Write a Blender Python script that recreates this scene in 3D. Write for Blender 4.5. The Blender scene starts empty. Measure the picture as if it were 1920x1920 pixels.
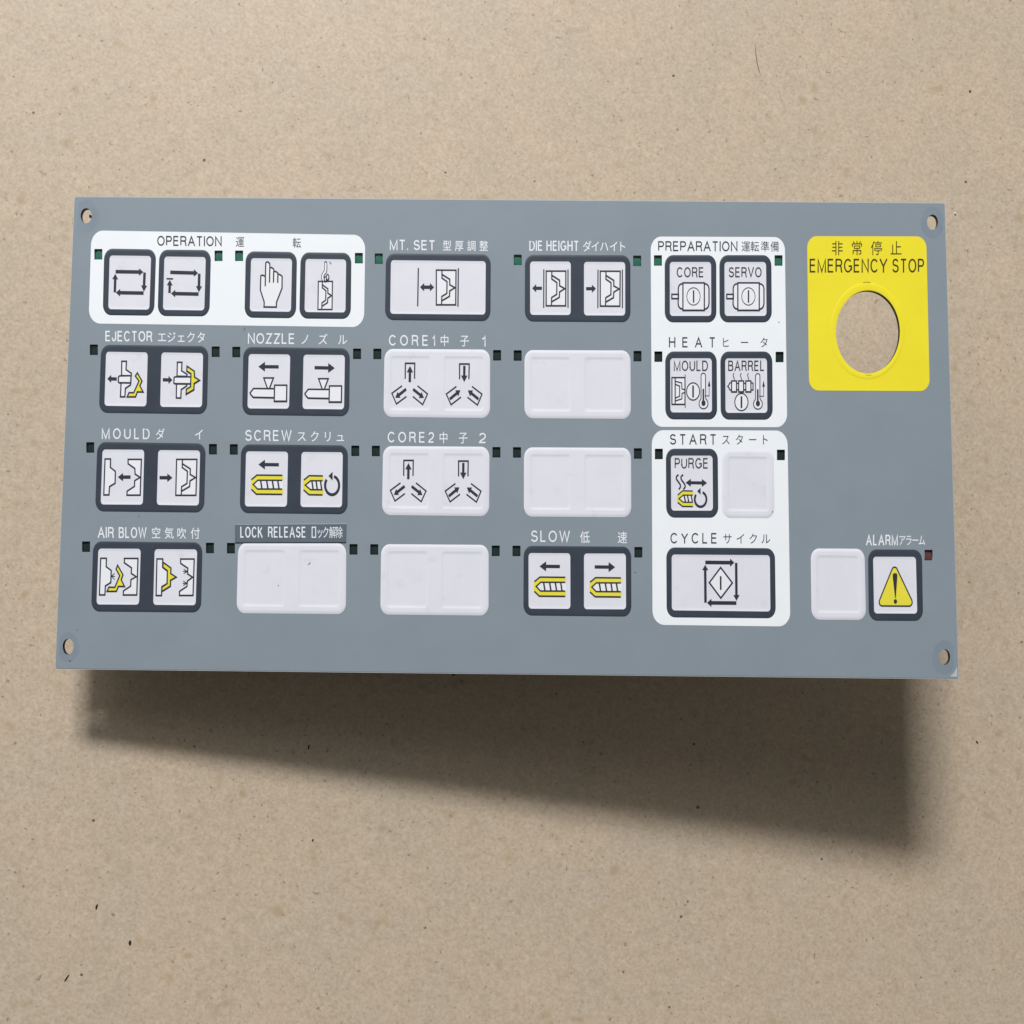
import bpy, bmesh, math, random
from mathutils import Matrix, Vector
random.seed(7)
scene = bpy.context.scene
COL = scene.collection

# ------------------------------------------------------------------ camera, light, exposure
PANEL_W, PANEL_H = 0.412, 0.22211527
H_LEFT, H_RIGHT = 0.024, 0.066            # height of the panel's left and right end above the floor
TILT = math.asin((H_RIGHT - H_LEFT) / PANEL_W)
PANEL_M = Matrix.Translation((0, 0, (H_LEFT + H_RIGHT) / 2)) @ Matrix.Rotation(-TILT, 4, 'Y')

FOV = math.radians(52)
CAM_LOC = Vector((0.00536198, -0.07688625, 0.48336072))       # relative to the panel face
CAM_ROT = (Matrix.Rotation(0.00909753, 3, 'Z') @ Matrix.Rotation(0.00506749, 3, 'Y')
           @ Matrix.Rotation(0.08200678, 3, 'X'))
cam_data = bpy.data.cameras.new('camera')
cam_data.sensor_fit = 'HORIZONTAL'
cam_data.angle = FOV
cam_data.clip_start = 0.01
cam_data.clip_end = 50
cam = bpy.data.objects.new('camera', cam_data)
COL.objects.link(cam)
cam.matrix_world = PANEL_M @ (Matrix.Translation(CAM_LOC) @ CAM_ROT.to_4x4())
scene.camera = cam

world = bpy.data.worlds.new('World')
scene.world = world
world.use_nodes = True
bg = world.node_tree.nodes['Background']
bg.inputs['Color'].default_value = (1.0, 0.95, 0.86, 1)
bg.inputs['Strength'].default_value = 0.12

LIGHT_DIR = Vector((-0.275, 1.50, 1.0)).normalized()

def area_light(name, direction, dist, sx, sy, power, color, target=(0, 0, 0.04)):
    ld = bpy.data.lights.new(name, 'AREA')
    ld.shape = 'RECTANGLE'
    ld.size, ld.size_y = sx, sy
    ld.energy = power
    ld.color = color
    lo = bpy.data.objects.new(name, ld)
    COL.objects.link(lo)
    lo.location = Vector(target) + direction * dist
    lo.rotation_euler = direction.to_track_quat('Z', 'Y').to_euler()
    return lo

area_light('window_light', LIGHT_DIR, 10.0, 2.7, 1.0, 1240, (1.0, 0.985, 0.96))
area_light('window_glow', Vector((-0.62, 1.45, 0.95)).normalized(), 1.5, 1.5, 0.9, 10.0, (0.97, 0.985, 1.0))

scene.view_settings.view_transform = 'Standard'
scene.view_settings.look = 'None'
scene.view_settings.exposure = 0
scene.view_settings.gamma = 1
scene.view_settings.use_curve_mapping = False
scene.render.engine = 'CYCLES'
scene.cycles.max_bounces = 6

# ------------------------------------------------------------------ measuring the panel face
FPX = 960 / math.tan(FOV / 2)

def P(x, y, z=0.0):
    """photo coordinates (1920 square) of a point of the face -> panel coordinates, z metres above the face"""
    ray = CAM_ROT @ Vector(((x - 960) / FPX, -(y - 960) / FPX, -1.0))
    t = (z - CAM_LOC.z) / ray.z
    p = CAM_LOC + ray * t
    return Vector((p.x, p.y, z))

def on_floor(x, y):
    ray = CAM_ROT @ Vector(((x - 960) / FPX, -(y - 960) / FPX, -1.0))
    o = PANEL_M @ CAM_LOC
    d = PANEL_M.to_3x3() @ ray
    return o + d * (-o.z / d.z)

# ------------------------------------------------------------------ materials
def new_mat(name, color, rough=0.5, spec=0.4):
    m = bpy.data.materials.new(name)
    m.use_nodes = True
    b = m.node_tree.nodes['Principled BSDF']
    b.inputs['Base Color'].default_value = (*color, 1)
    b.inputs['Roughness'].default_value = rough
    b.inputs['Specular IOR Level'].default_value = spec
    return m, m.node_tree, b

def noise(nt, scale, detail=2, rough=0.5, vec=None):
    n = nt.nodes.new('ShaderNodeTexNoise')
    n.inputs['Scale'].default_value = scale
    n.inputs['Detail'].default_value = detail
    n.inputs['Roughness'].default_value = rough
    if vec is not None:
        nt.links.new(vec, n.inputs['Vector'])
    return n

def coords(nt):
    return nt.nodes.new('ShaderNodeTexCoord').outputs['Object']

def ramp(nt, fac, stops):
    r = nt.nodes.new('ShaderNodeValToRGB')
    el = r.color_ramp.elements
    while len(el) < len(stops):
        el.new(0.5)
    for e, (pos, c) in zip(el, stops):
        e.position = pos
        e.color = (*c, 1) if len(c) == 3 else c
    nt.links.new(fac, r.inputs['Fac'])
    return r.outputs['Color']

def mix(nt, fac, a, b, mode='MIX'):
    m = nt.nodes.new('ShaderNodeMix')
    m.data_type = 'RGBA'
    m.blend_type = mode
    for v, s in ((fac, m.inputs[0]), (a, m.inputs[6]), (b, m.inputs[7])):
        if isinstance(v, (int, float)):
            s.default_value = v
        elif isinstance(v, tuple):
            s.default_value = (*v, 1)
        else:
            nt.links.new(v, s)
    return m.outputs[2]

def surface(name, color, rough=0.5, spec=0.4, var=0.05, scale=60, bump=0.0, bscale=1500, dirt=None):
    """plain printed or moulded surface with faint unevenness"""
    m, nt, b = new_mat(name, color, rough, spec)
    co = coords(nt)
    n = noise(nt, scale, 4, 0.6, co)
    lo = tuple(c * (1 - var) for c in color)
    hi = tuple(min(1, c * (1 + var)) for c in color)
    c = ramp(nt, n.outputs['Fac'], [(0.3, lo), (0.7, hi)])
    if dirt:
        d = noise(nt, 95, 5, 0.65, co)
        f = ramp(nt, d.outputs['Fac'], [(0.60, (0, 0, 0)), (0.78, (1, 1, 1))])
        g = nt.nodes.new('ShaderNodeMath'); g.operation = 'MULTIPLY'; g.inputs[1].default_value = dirt
        nt.links.new(f, g.inputs[0])
        c = mix(nt, g.outputs[0], c, (0.36, 0.34, 0.30))
    nt.links.new(c, b.inputs['Base Color'])
    if bump:
        bn = noise(nt, bscale, 2, 0.5, co)
        bu = nt.nodes.new('ShaderNodeBump')
        bu.inputs['Strength'].default_value = bump
        bu.inputs['Distance'].default_value = 0.0002
        nt.links.new(bn.outputs['Fac'], bu.inputs['Height'])
        nt.links.new(bu.outputs['Normal'], b.inputs['Normal'])
    return m

M = {}
M['film'] = surface('grey_film', (0.236, 0.282, 0.332), 0.42, 0.35, 0.03, 38, 0.10, 2500)
M['white'] = surface('white_print', (0.84, 0.885, 0.94), 0.4, 0.35, 0.015, 50, 0.05, 2500)
M['key'] = surface('white_key', (0.725, 0.738, 0.825), 0.38, 0.4, 0.02, 70, 0.04, 2500, dirt=0.22)
M['frame'] = surface('dark_key_print', (0.042, 0.054, 0.077), 0.36, 0.45, 0.10, 80, 0.06, 2500)
M['ink'] = surface('dark_ink', (0.030, 0.034, 0.052), 0.45, 0.3, 0.05, 80)
M['fill'] = surface('white_ink', (0.80, 0.82, 0.88), 0.45, 0.3, 0.015, 80)
M['letter_white'] = surface('white_lettering', (0.78, 0.82, 0.88), 0.45, 0.3, 0.01, 80)
M['letter_dark'] = surface('dark_lettering', (0.045, 0.050, 0.058), 0.45, 0.3, 0.05, 80)
M['letter_olive'] = surface('olive_lettering', (0.05, 0.045, 0.012), 0.45, 0.3, 0.05, 80)
M['yellow'] = surface('yellow_print', (0.85, 0.735, 0.030), 0.42, 0.35, 0.03, 40, 0.05, 2500)
M['yellow_ink'] = surface('yellow_ink', (0.78, 0.70, 0.06), 0.45, 0.3, 0.03, 80)
M['tape'] = surface('label_tape', (0.115, 0.150, 0.188), 0.35, 0.45, 0.06, 60, 0.05, 2500)
M['metal'] = surface('painted_metal', (0.44, 0.47, 0.50), 0.45, 0.5, 0.08, 200)
M['cut'] = surface('cut_edge', (0.05, 0.045, 0.04), 0.6, 0.3, 0.2, 300)
M['well'] = surface('lamp_well', (0.62, 0.68, 0.66), 0.5, 0.3, 0.05, 300)
M['board'] = surface('back_cover', (0.05, 0.06, 0.055), 0.6, 0.3, 0.1, 100)
M['led_green'] = surface('green_lamp', (0.034, 0.15, 0.105), 0.22, 0.5, 0.15, 400)
M['led_dark'] = surface('dark_green_lamp', (0.014, 0.028, 0.028), 0.3, 0.5, 0.15, 400)
M['led_red'] = surface('dark_red_lamp', (0.11, 0.045, 0.045), 0.25, 0.5, 0.15, 400)
M['grit'] = surface('dark_grit', (0.018, 0.015, 0.012), 0.7, 0.2, 0.2, 900)
M['floor_mark'] = surface('brown_mark', (0.20, 0.155, 0.115), 0.6, 0.2, 0.2, 300)
M['chip'] = surface('white_chip', (0.75, 0.74, 0.70), 0.6, 0.3, 0.05, 900)
M['scuff'] = surface('scuff', (0.10, 0.10, 0.11), 0.5, 0.3, 0.2, 900)
M['wash'] = surface('washer_mark', (0.212, 0.262, 0.318), 0.32, 0.5, 0.05, 120)
M['pale_tip'] = surface('pale_corner_tone', (0.46, 0.50, 0.54), 0.35, 0.5, 0.08, 300)
M['smudge'] = surface('smudge', (0.48, 0.42, 0.05), 0.5, 0.3, 0.2, 700)

def floor_material():
    m, nt, b = new_mat('speckled_floor', (0.4, 0.33, 0.25), 0.5, 0.35)
    mp0 = nt.nodes.new('ShaderNodeMapping')
    mp0.inputs['Rotation'].default_value = (0.55, 0.35, 0.62)      # keeps the grain off the world axes
    nt.links.new(coords(nt), mp0.inputs['Vector'])
    co = mp0.outputs['Vector']
    n1 = noise(nt, 560, 4, 0.72, co)
    c = ramp(nt, n1.outputs['Fac'], [(0.30, (0.436, 0.356, 0.268)), (0.48, (0.518, 0.432, 0.332)),
                                     (0.66, (0.580, 0.496, 0.396))])
    n6 = noise(nt, 210, 4, 0.7, co)                      # soft mottling
    c6 = ramp(nt, n6.outputs['Fac'], [(0.32, (0.93, 0.925, 0.915)), (0.68, (1.05, 1.05, 1.055))])
    c = mix(nt, 1.0, c, c6, 'MULTIPLY')
    n2 = noise(nt, 26, 3, 0.6, co)                       # broad warm and cool clouds
    c2 = ramp(nt, n2.outputs['Fac'], [(0.35, (0.97, 0.98, 0.985)), (0.65, (1.03, 1.005, 0.985))])
    c = mix(nt, 1.0, c, c2, 'MULTIPLY')
    n3 = noise(nt, 140, 2, 0.5, co)                      # ochre flecks
    f3 = ramp(nt, n3.outputs['Fac'], [(0.63, (0, 0, 0)), (0.75, (0.45, 0.45, 0.45))])
    c = mix(nt, f3, c, (0.37, 0.265, 0.13))
    n4 = noise(nt, 430, 2, 0.5, co)                      # brown grains
    f4 = ramp(nt, n4.outputs['Fac'], [(0.67, (0, 0, 0)), (0.75, (0.6, 0.6, 0.6))])
    c = mix(nt, f4, c, (0.155, 0.115, 0.080))
    n5 = noise(nt, 470, 2, 0.5, co)                      # pale grains
    mp = nt.nodes.new('ShaderNodeMapping'); mp.inputs['Location'].default_value = (3, 7, 1)
    nt.links.new(co, mp.inputs['Vector']); nt.links.new(mp.outputs['Vector'], n5.inputs['Vector'])
    f5 = ramp(nt, n5.outputs['Fac'], [(0.68, (0, 0, 0)), (0.76, (0.6, 0.6, 0.6))])
    c = mix(nt, f5, c, (0.60, 0.53, 0.43))
    v = nt.nodes.new('ShaderNodeTexVoronoi')             # rare small dark specks
    v.inputs['Scale'].default_value = 85
    nt.links.new(co, v.inputs['Vector'])
    sep = nt.nodes.new('ShaderNodeSeparateColor')
    nt.links.new(v.outputs['Color'], sep.inputs['Color'])
    mr = nt.nodes.new('ShaderNodeMapRange')
    mr.inputs['From Min'].default_value = 0.62; mr.inputs['From Max'].default_value = 1.0
    mr.inputs['To Min'].default_value = 0.0; mr.inputs['To Max'].default_value = 0.075
    nt.links.new(sep.outputs['Red'], mr.inputs['Value'])
    lt = nt.nodes.new('ShaderNodeMath'); lt.operation = 'LESS_THAN'
    nt.links.new(v.outputs['Distance'], lt.inputs[0]); nt.links.new(mr.outputs['Result'], lt.inputs[1])
    k = nt.nodes.new('ShaderNodeMath'); k.operation = 'MULTIPLY'; k.inputs[1].default_value = 0.8
    nt.links.new(lt.outputs[0], k.inputs[0])
    c = mix(nt, k.outputs[0], c, (0.06, 0.045, 0.035))
    nt.links.new(c, b.inputs['Base Color'])
    bu = nt.nodes.new('ShaderNodeBump')
    bu.inputs['Strength'].default_value = 0.12
    bu.inputs['Distance'].default_value = 0.0004
    nt.links.new(n1.outputs['Fac'], bu.inputs['Height'])
    nt.links.new(bu.outputs['Normal'], b.inputs['Normal'])
    return m
M['floor'] = floor_material()

# ------------------------------------------------------------------ mesh helpers
class Mesh:
    """collects faces, linked as ONE mesh object"""
    def __init__(self):
        self.bm = bmesh.new()
        self.mats = []
    def mi(self, mat):
        if mat not in self.mats:
            self.mats.append(mat)
        return self.mats.index(mat)
    def fill(self, loops, mat, smooth=False):
        """flat fill between an outer loop and its holes"""
        t = bmesh.new()
        edges = []
        for lp in loops:
            vs = [t.verts.new(p) for p in lp]
            edges += [t.edges.new((vs[i], vs[(i + 1) % len(vs)])) for i in range(len(vs))]
        bmesh.ops.triangle_fill(t, use_beauty=True, use_dissolve=False, edges=edges, normal=(0, 0, 1))
        k = self.mi(mat)
        t.verts.index_update()
        vm = [self.bm.verts.new(v.co) for v in t.verts]
        for f in t.faces:
            ids = [v.index for v in f.verts]
            if f.normal.z < 0:
                ids.reverse()
            nf = self.bm.faces.new([vm[i] for i in ids])
            nf.material_index = k
            nf.smooth = smooth
        t.free()
    def loft(self, rings, mat, smooth=True, flip=False):
        k = self.mi(mat)
        vr = [[self.bm.verts.new(p) for p in r] for r in rings]
        for a, b in zip(vr, vr[1:]):
            n = len(a)
            for i in range(n):
                q = [a[i], a[(i + 1) % n], b[(i + 1) % n], b[i]]
                if flip:
                    q.reverse()
                f = self.bm.faces.new(q)
                f.material_index = k
                f.smooth = smooth
    def tri(self, pts, mat):
        f = self.bm.faces.new([self.bm.verts.new(p) for p in pts])
        f.material_index = self.mi(mat)
    def build(self, name, parent=None, merge=1e-7, label=None):
        if merge:
            bmesh.ops.remove_doubles(self.bm, verts=self.bm.verts, dist=merge)
        me = bpy.data.meshes.new(name)
        self.bm.to_mesh(me)
        self.bm.free()
        for m in self.mats:
            me.materials.append(M[m])
        o = bpy.data.objects.new(name, me)
        COL.objects.link(o)
        o.parent = parent
        if label:
            o['label'] = label
        return o

def quad_pt(q, s, t):
    (ax, ay), (bx, by), (cx, cy), (dx, dy) = q
    return ((ax * (1 - s) + bx * s) * (1 - t) + (dx * (1 - s) + cx * s) * t,
            (ay * (1 - s) + by * s) * (1 - t) + (dy * (1 - s) + cy * s) * t)

def inset(q, dx, dy):
    (ax, ay), (bx, by), (cx, cy), (ex, ey) = q
    return ((ax + dx, ay + dy), (bx - dx, by + dy), (cx - dx, cy - dy), (ex + dx, ey - dy))

def rounded(q, rx, ry, z=0.0, n=8):
    """rounded four-cornered outline, counter-clockwise seen from above"""
    w = (q[1][0] - q[0][0] + q[2][0] - q[3][0]) / 2
    h = (q[3][1] - q[0][1] + q[2][1] - q[1][1]) / 2
    a, b = max(rx, 0.01) / w, max(ry, 0.01) / h
    pts = []
    for cx, cy, a0 in ((a, b, 180), (1 - a, b, 270), (1 - a, 1 - b, 0), (a, 1 - b, 90)):
        for i in range(n + 1):
            th = math.radians(a0 + 90 * i / n)
            pts.append(P(*quad_pt(q, cx + a * math.cos(th), cy + b * math.sin(th)), z))
    pts.reverse()
    return pts

def ellipse(cx, cy, rx, ry, z=0.0, n=48):
    return [P(cx + rx * math.cos(2 * math.pi * i / n), cy - ry * math.sin(2 * math.pi * i / n), z) for i in range(n)]

def box_quad(x0, y0, x1, y1):
    return ((x0, y0), (x1, y0), (x1, y1), (x0, y1))

# ------------------------------------------------------------------ the setting
fm = bmesh.new()
for v in ((-2.5, -2.5), (2.5, -2.5), (2.5, 2.5), (-2.5, 2.5)):
    fm.verts.new((v[0], v[1], 0))
fm.faces.new(fm.verts[:])
fme = bpy.data.meshes.new('floor'); fm.to_mesh(fme); fm.free()
fme.materials.append(M['floor'])
floor = bpy.data.objects.new('floor', fme); COL.objects.link(floor)
floor['kind'] = 'structure'

# ------------------------------------------------------------------ the panel
panel = bpy.data.objects.new('control_panel', None)
COL.objects.link(panel)
panel.empty_display_size = 0.05
panel.matrix_world = PANEL_M
panel['label'] = 'grey machine control panel with rows of symbol keys and a yellow emergency stop label'
panel['category'] = 'control panel'

OUT = ((140, 369.5), (1771, 381.5), (1797, 1272), (104, 1253))
CORNER_HOLES = [(161.5, 404.5, 10.3, 14.2), (1748.5, 416.5, 10.3, 14.2), (127.8, 1212.5, 10.3, 15), (1771, 1232, 10.5, 15)]
STOP_HOLE = (1627.3, 622.3, 60, 77.8)
G, K, R_ = 'led_green', 'led_dark', 'led_red'
LAMPS = [(184.4, 476.7, G), (409.8, 479.6, G), (448.3, 479.6, G), (672.9, 484, G), (710.2, 485, G), (970.8, 487.2, G),
         (1194.7, 489, G), (1233.6, 488.4, G), (1459.7, 488.4, G),
         (176, 655.8, K), (404.4, 659.5, K), (443, 660, K), (669.5, 663.4, K), (707.5, 663.6, K), (932, 666.2, K),
         (970.6, 666.6, K), (1195.3, 667.8, K), (1234.4, 668.7, K), (1461.7, 669.4, K),
         (169.2, 839, K), (399.2, 842.3, K), (438.4, 842.7, K), (666.2, 845.3, K), (704.7, 845.6, K), (930.8, 848, K),
         (969.4, 848.3, K), (1196, 850.3, K), (1235.3, 851.2, K), (1464.2, 853, K),
         (161.4, 1025, K), (393.7, 1027.5, K), (433, 1027.8, K), (662.8, 1030, K), (701.7, 1030.3, K), (929.5, 1032.8, K),
         (968.4, 1033, K), (1196.9, 1035.5, K), (1741, 1040.8, R_)]
LW, LH = 7.5, 9.9                        # half size of a lamp window, photo pixels

def lamp_window(x, y, gx=0, gy=0, z=0.0):
    k = (960 - x) / 960 * 0.35
    q = box_quad(x - LW - gx, y - LH - gy, x + LW + gx, y + LH + gy)
    return rounded(q, 0.6, 0.6, z, 2)

AREAS = {'OPERATION': (((171.5, 432), (685, 440.5), (682.5, 613.5), (166, 606.5)), 22, 27),
         'PREPARATION': (((1220, 443.5), (1471.5, 444.5), (1476, 801), (1222, 800.3)), 20, 25),
         'START': (((1222, 806.5), (1476.5, 807.3), (1482, 1174.8), (1223.5, 1171.5)), 22, 27)}
YELLOW = ((1513.3, 442.7), (1736.7, 443.2), (1743.3, 733.4), (1517, 732.2))

Z_FILM, Z_PRINT, Z_KEY = 0.0, 0.00005, 0.00022
T_PLATE = 0.0024

# metal plate: sheet with every opening cut through it
pl = Mesh()
out = rounded(OUT, 3, 3.6, -0.00012, 4)
cuts_top = [lamp_window(x, y, 3.0, 4.0, -0.00012) for x, y, c in LAMPS]
round_top = [ellipse(*h, z=-0.00012) for h in CORNER_HOLES] + [ellipse(*STOP_HOLE, z=-0.00012, n=96)]
down = lambda lp: [Vector((p.x, p.y, -T_PLATE)) for p in lp]
grow = lambda lp: [Vector((p.x * 1.0008, p.y * 1.0036, p.z)) for p in lp]
out = grow(out)
pl.fill([out] + cuts_top + round_top, 'metal')
pl.loft([down(out), out], 'metal', smooth=False)
for lp in cuts_top:
    pl.loft([lp, down(lp)], 'well', smooth=False)
for lp in round_top:
    pl.loft([lp, down(lp)], 'cut', smooth=False)
pl.fill([[Vector((p.x, p.y, -T_PLATE)) for p in out]] + [down(l) for l in cuts_top + round_top], 'metal')
pl.build('plate', panel)

# printed grey film over the plate
fl = Mesh()
fl.fill([rounded(OUT, 3, 3.6, 0, 4)] + [lamp_window(x, y) for x, y, c in LAMPS]
        + [ellipse(*h) for h in CORNER_HOLES] + [ellipse(*STOP_HOLE, n=96)], 'film')
fl.build('overlay_film', panel)

# cover behind the plate, standing on the floor
inv = PANEL_M.inverted()
cv = Mesh()
foot = [(-0.14, -0.085), (0.07, -0.085), (0.07, 0.01), (-0.14, 0.01)]
top = [Vector((x, y, -T_PLATE)) for x, y in foot]
bot = []
for p in top:
    w = PANEL_M @ p
    bot.append(inv @ Vector((w.x, w.y, 0.0)))
cv.loft([bot, top], 'board', smooth=False)
cv.fill([bot], 'board')
cv.build('back_cover', panel)

# white and yellow printed areas
for name, (q, rx, ry) in AREAS.items():
    a = Mesh()
    holes = [lamp_window(x, y, 0, 0, Z_PRINT) for x, y, c in LAMPS
             if q[0][0] < x < q[1][0] + 2 and q[0][1] < y < q[2][1]]
    a.fill([rounded(q, rx, ry, Z_PRINT, 12)] + holes, 'white')
    a.build('white_area', panel, label='white rounded area behind the %s keys' % name)
yl = Mesh()
yl.fill([rounded(YELLOW, 18, 22, Z_PRINT, 12), ellipse(*STOP_HOLE, z=Z_PRINT, n=96)], 'yellow')
sx, sy, srx, sry = STOP_HOLE
def ring_at(k, z):
    return ellipse(sx - 1, sy - 2, srx * k, sry * k, z, 96)
yl.loft([ring_at(1.165, Z_PRINT + 0.00002)[::1], ring_at(1.150, Z_PRINT + 0.00006), ring_at(1.12, Z_PRINT + 0.00009),
         ring_at(1.06, Z_PRINT + 0.00008), ellipse(sx, sy, srx * 1.015, sry * 1.015, Z_PRINT + 0.00004, 96)], 'yellow')
yl.build('emergency_stop_label', panel)
for cx, cy, w, h in ((1625, 528.8, 8, 0.9), (1629, 703.3, 7, 0.7)):
    sm = Mesh()
    sm.fill([[P(cx + w * math.cos(t * math.pi / 8), cy - h * math.sin(t * math.pi / 8) + (0.02 if cy < 600 else -0.02) * (w * math.cos(t * math.pi / 8)) ** 2,
               Z_PRINT + 0.00012) for t in range(16)]], 'smudge')
    sm.build('smudge', panel)

# small scuffs and dirt specks on the face
for x, y, l, w_, an, zz in ((458.5, 617, 3.4, 0.8, 1.3, 0.00003), (260.3, 968.5, 1.3, 1.0, 0.5, 0.00003), (285.5, 1024.5, 1.4, 1.0, 1.0, 0.00021),
                            (580, 1057, 3.2, 0.8, 0.8, 0.00013), (131, 1239.5, 1.8, 1.3, 0.4, 0.00004), (144.5, 1181.5, 1.2, 0.9, 0.2, 0.00003),
                            (1448.6, 959.5, 1.2, 0.9, 1.4, 0.00023), (619.5, 493, 3.4, 0.9, -0.9, 0.00014), (1460.5, 604, 1.3, 1.0, 1.2, 0.00008),
                            (1191, 1073.5, 1.4, 1.1, 0.0, 0.00003), (522, 1098, 1.2, 0.9, 1.0, 0.00013)):
    sc = Mesh()
    sc.fill([[P(x + l * math.cos(t * math.pi / 6) * math.cos(an) + w_ * math.sin(t * math.pi / 6) * math.sin(an),
                y - l * math.cos(t * math.pi / 6) * math.sin(an) + w_ * math.sin(t * math.pi / 6) * math.cos(an), zz + 0.00001)
              for t in range(12)]], 'scuff')
    sc.build('scuff', panel)

# pressed marks of washers round the corner holes
for (x, y, rx, ry), k, lim in zip(CORNER_HOLES, (2.2, 2.1, 1.9, 2.15), (None, None, None, 1268)):
    w = Mesh()
    lp = ellipse(x, y, rx * k, ry * k * 0.97, 0.00003, 40)
    lp = [Vector((max(min(p.x, 0.2045), -0.2045), max(p.y, -0.1098), p.z)) for p in lp]
    w.fill([lp, ellipse(x, y, rx, ry, 0.00003, 40)], 'wash')
    w.build('washer_mark', panel)
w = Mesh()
w.fill([[P(x, y, 0.00004) for x, y in ((1781, 1268.5), (1795, 1269), (1794.6, 1250), (1789, 1261))]], 'pale_tip')  # paler patch at the bottom right corner of the face
w.build('pale_corner', panel)
for pts in ([(167, 402), (172, 404), (172.5, 407), (169.5, 410), (167, 407)],
            [(118, 1212), (122, 1216), (124, 1223), (121, 1225), (118.5, 1218)]):
    rs = Mesh()
    rs.fill([[P(x, y, 0.00006) for x, y in pts][::-1]], 'grit')
    rs.build('residue', panel)

# lamps in their windows
for x, y, c in LAMPS:
    o = Mesh()
    a = lamp_window(x, y, 2.6, 3.6, -0.00035)
    d = [Vector((p.x, p.y, -0.0021)) for p in a]
    o.loft([a, d], 'well', smooth=False)
    o.fill([d], 'well')
    h = o.build('lamp_holder', panel)
    l = Mesh()
    c0 = P(x, y, 0)
    rings = []
    sq = lambda v: math.copysign(abs(v) ** 0.6, v)
    for zr, rr in ((-0.0020, 1.0), (-0.0011, 1.0), (-0.0009, 0.94), (-0.0008, 0.8), (-0.00077, 0.5), (-0.00076, 0.1)):
        ring = []
        for t in range(24):
            u, v_ = math.cos(t * math.pi / 12), math.sin(t * math.pi / 12)
            if c == G and v_ > -1e-6:                     # the green lamps have a round top and sit a little low
                u, v_ = sq(u) * (1 - 0.12 * v_), v_ * 0.84
            else:
                u, v_ = sq(u), sq(v_)
            ring.append(Vector((c0.x + 0.00205 * rr * u, c0.y + 0.00268 * rr * v_, zr)))
        rings.append(ring)
    l.loft(rings, c)
    l.fill([rings[-1]], c, smooth=True)
    l.build('lamp', h, label='green lamp' if c == G else 'red lamp' if c == R_ else None)

# ------------------------------------------------------------------ drawing on the face
ASP = 1.3                                # the face is drawn taller than wide by this factor
class Draw:
    """flat ink shapes given in the coordinates of an enlarged view (x0, y0, scale)"""
    def __init__(self, view, z):
        self.x0, self.y0, self.s = view
        self.z = z
        self.m = Mesh()
        self.level = 0
    def pt(self, p, z):
        return P(self.x0 + p[0] / self.s, self.y0 + p[1] / self.s, z)
    def poly(self, pts, mat, lift=1):
        lp = [self.pt(p, self.z + 0.00002 * lift) for p in pts]
        self.m.fill([lp], mat)
    def line(self, pts, w=12, mat='ink', closed=False, lift=3):
        if self.s > 1 and w < 16:
            w = w * 1.25                      # thin strokes print a little fat
        ps = [Vector((p[0], p[1] / ASP)) for p in pts]
        n = len(ps)
        L, R = [], []
        for i in range(n):
            a = ps[i - 1] if (i > 0 or closed) else None
            b = ps[(i + 1) % n] if (i < n - 1 or closed) else None
            d1 = (ps[i] - a).normalized() if a is not None else None
            d2 = (b - ps[i]).normalized() if b is not None else None
            if d1 is None: d1 = d2
            if d2 is None: d2 = d1
            n1, n2 = Vector((-d1.y, d1.x)), Vector((-d2.y, d2.x))
            t = (n1 + n2)
            t = t.normalized() if t.length > 1e-6 else n1
            k = min(1 / max(t.dot(n1), 0.3), 2.2) * w / 2
            L.append(ps[i] + t * k); R.append(ps[i] - t * k)
        z = self.z + 0.00002 * lift
        k = self.m.mi(mat)
        cv_ = lambda v: self.m.bm.verts.new(self.pt((v.x, v.y * ASP), z))
        l = [cv_(v) for v in L]; r = [cv_(v) for v in R]
        for i in range(n if closed else n - 1):
            j = (i + 1) % n
            f = self.m.bm.faces.new((l[i], l[j], r[j], r[i]))
            f.normal_update()
            if f.normal.z < 0:
                f.normal_flip()
            f.material_index = k
    def shape(self, pts, mat='fill', w=12, lift=1):
        self.poly(pts, mat, lift)
        self.line(pts, w, 'ink', True, lift + 2)
    def arrow(self, a, b, shaft, head, width, both=False, lift=3):
        a = Vector((a[0], a[1] / ASP)); b = Vector((b[0], b[1] / ASP))
        d = (b - a).normalized(); n = Vector((-d.y, d.x))
        s, h = shaft / 2, width / 2
        e = b - d * head
        pts = []
        if both:
            f = a + d * head
            pts = [a, f + n * h, f + n * s]
        else:
            pts = [a + n * s]
        pts += [e + n * s, e + n * h, b, e - n * h, e - n * s]
        pts += [f - n * s, f - n * h] if both else [a - n * s]
        self.poly([(p.x, p.y * ASP) for p in pts], 'ink', lift)
    def oval(self, c, rx, ry, w=8, mat='fill', lift=1):
        pts = [(c[0] + rx * math.cos(t * math.pi / 20), c[1] + ry * math.sin(t * math.pi / 20)) for t in range(40)]
        if mat: self.poly(pts, mat, lift)
        if w: self.line(pts, w, 'ink', True, lift + 2)
    def build(self, name, parent, label=None):
        return self.m.build(name, parent, merge=0, label=label)

def mould(d, q, w=12):
    f = lambda pts: [quad_pt(q, *p) for p in pts]
    left = [(.286, 0), (.286, .227), (.546, .33), (.54, .67), (.28, .76), (.27, 1)]
    right = [(.286, .12), (.685, .263), (.685, .42), (.955, .503), (.685, .598), (.675, .754), (.28, .885)]
    d.poly(q, 'fill', 1)
    d.line(q, w, 'ink', True)
    d.line(f(left), w, lift=4)
    d.line(f(right), w, lift=5)

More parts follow.
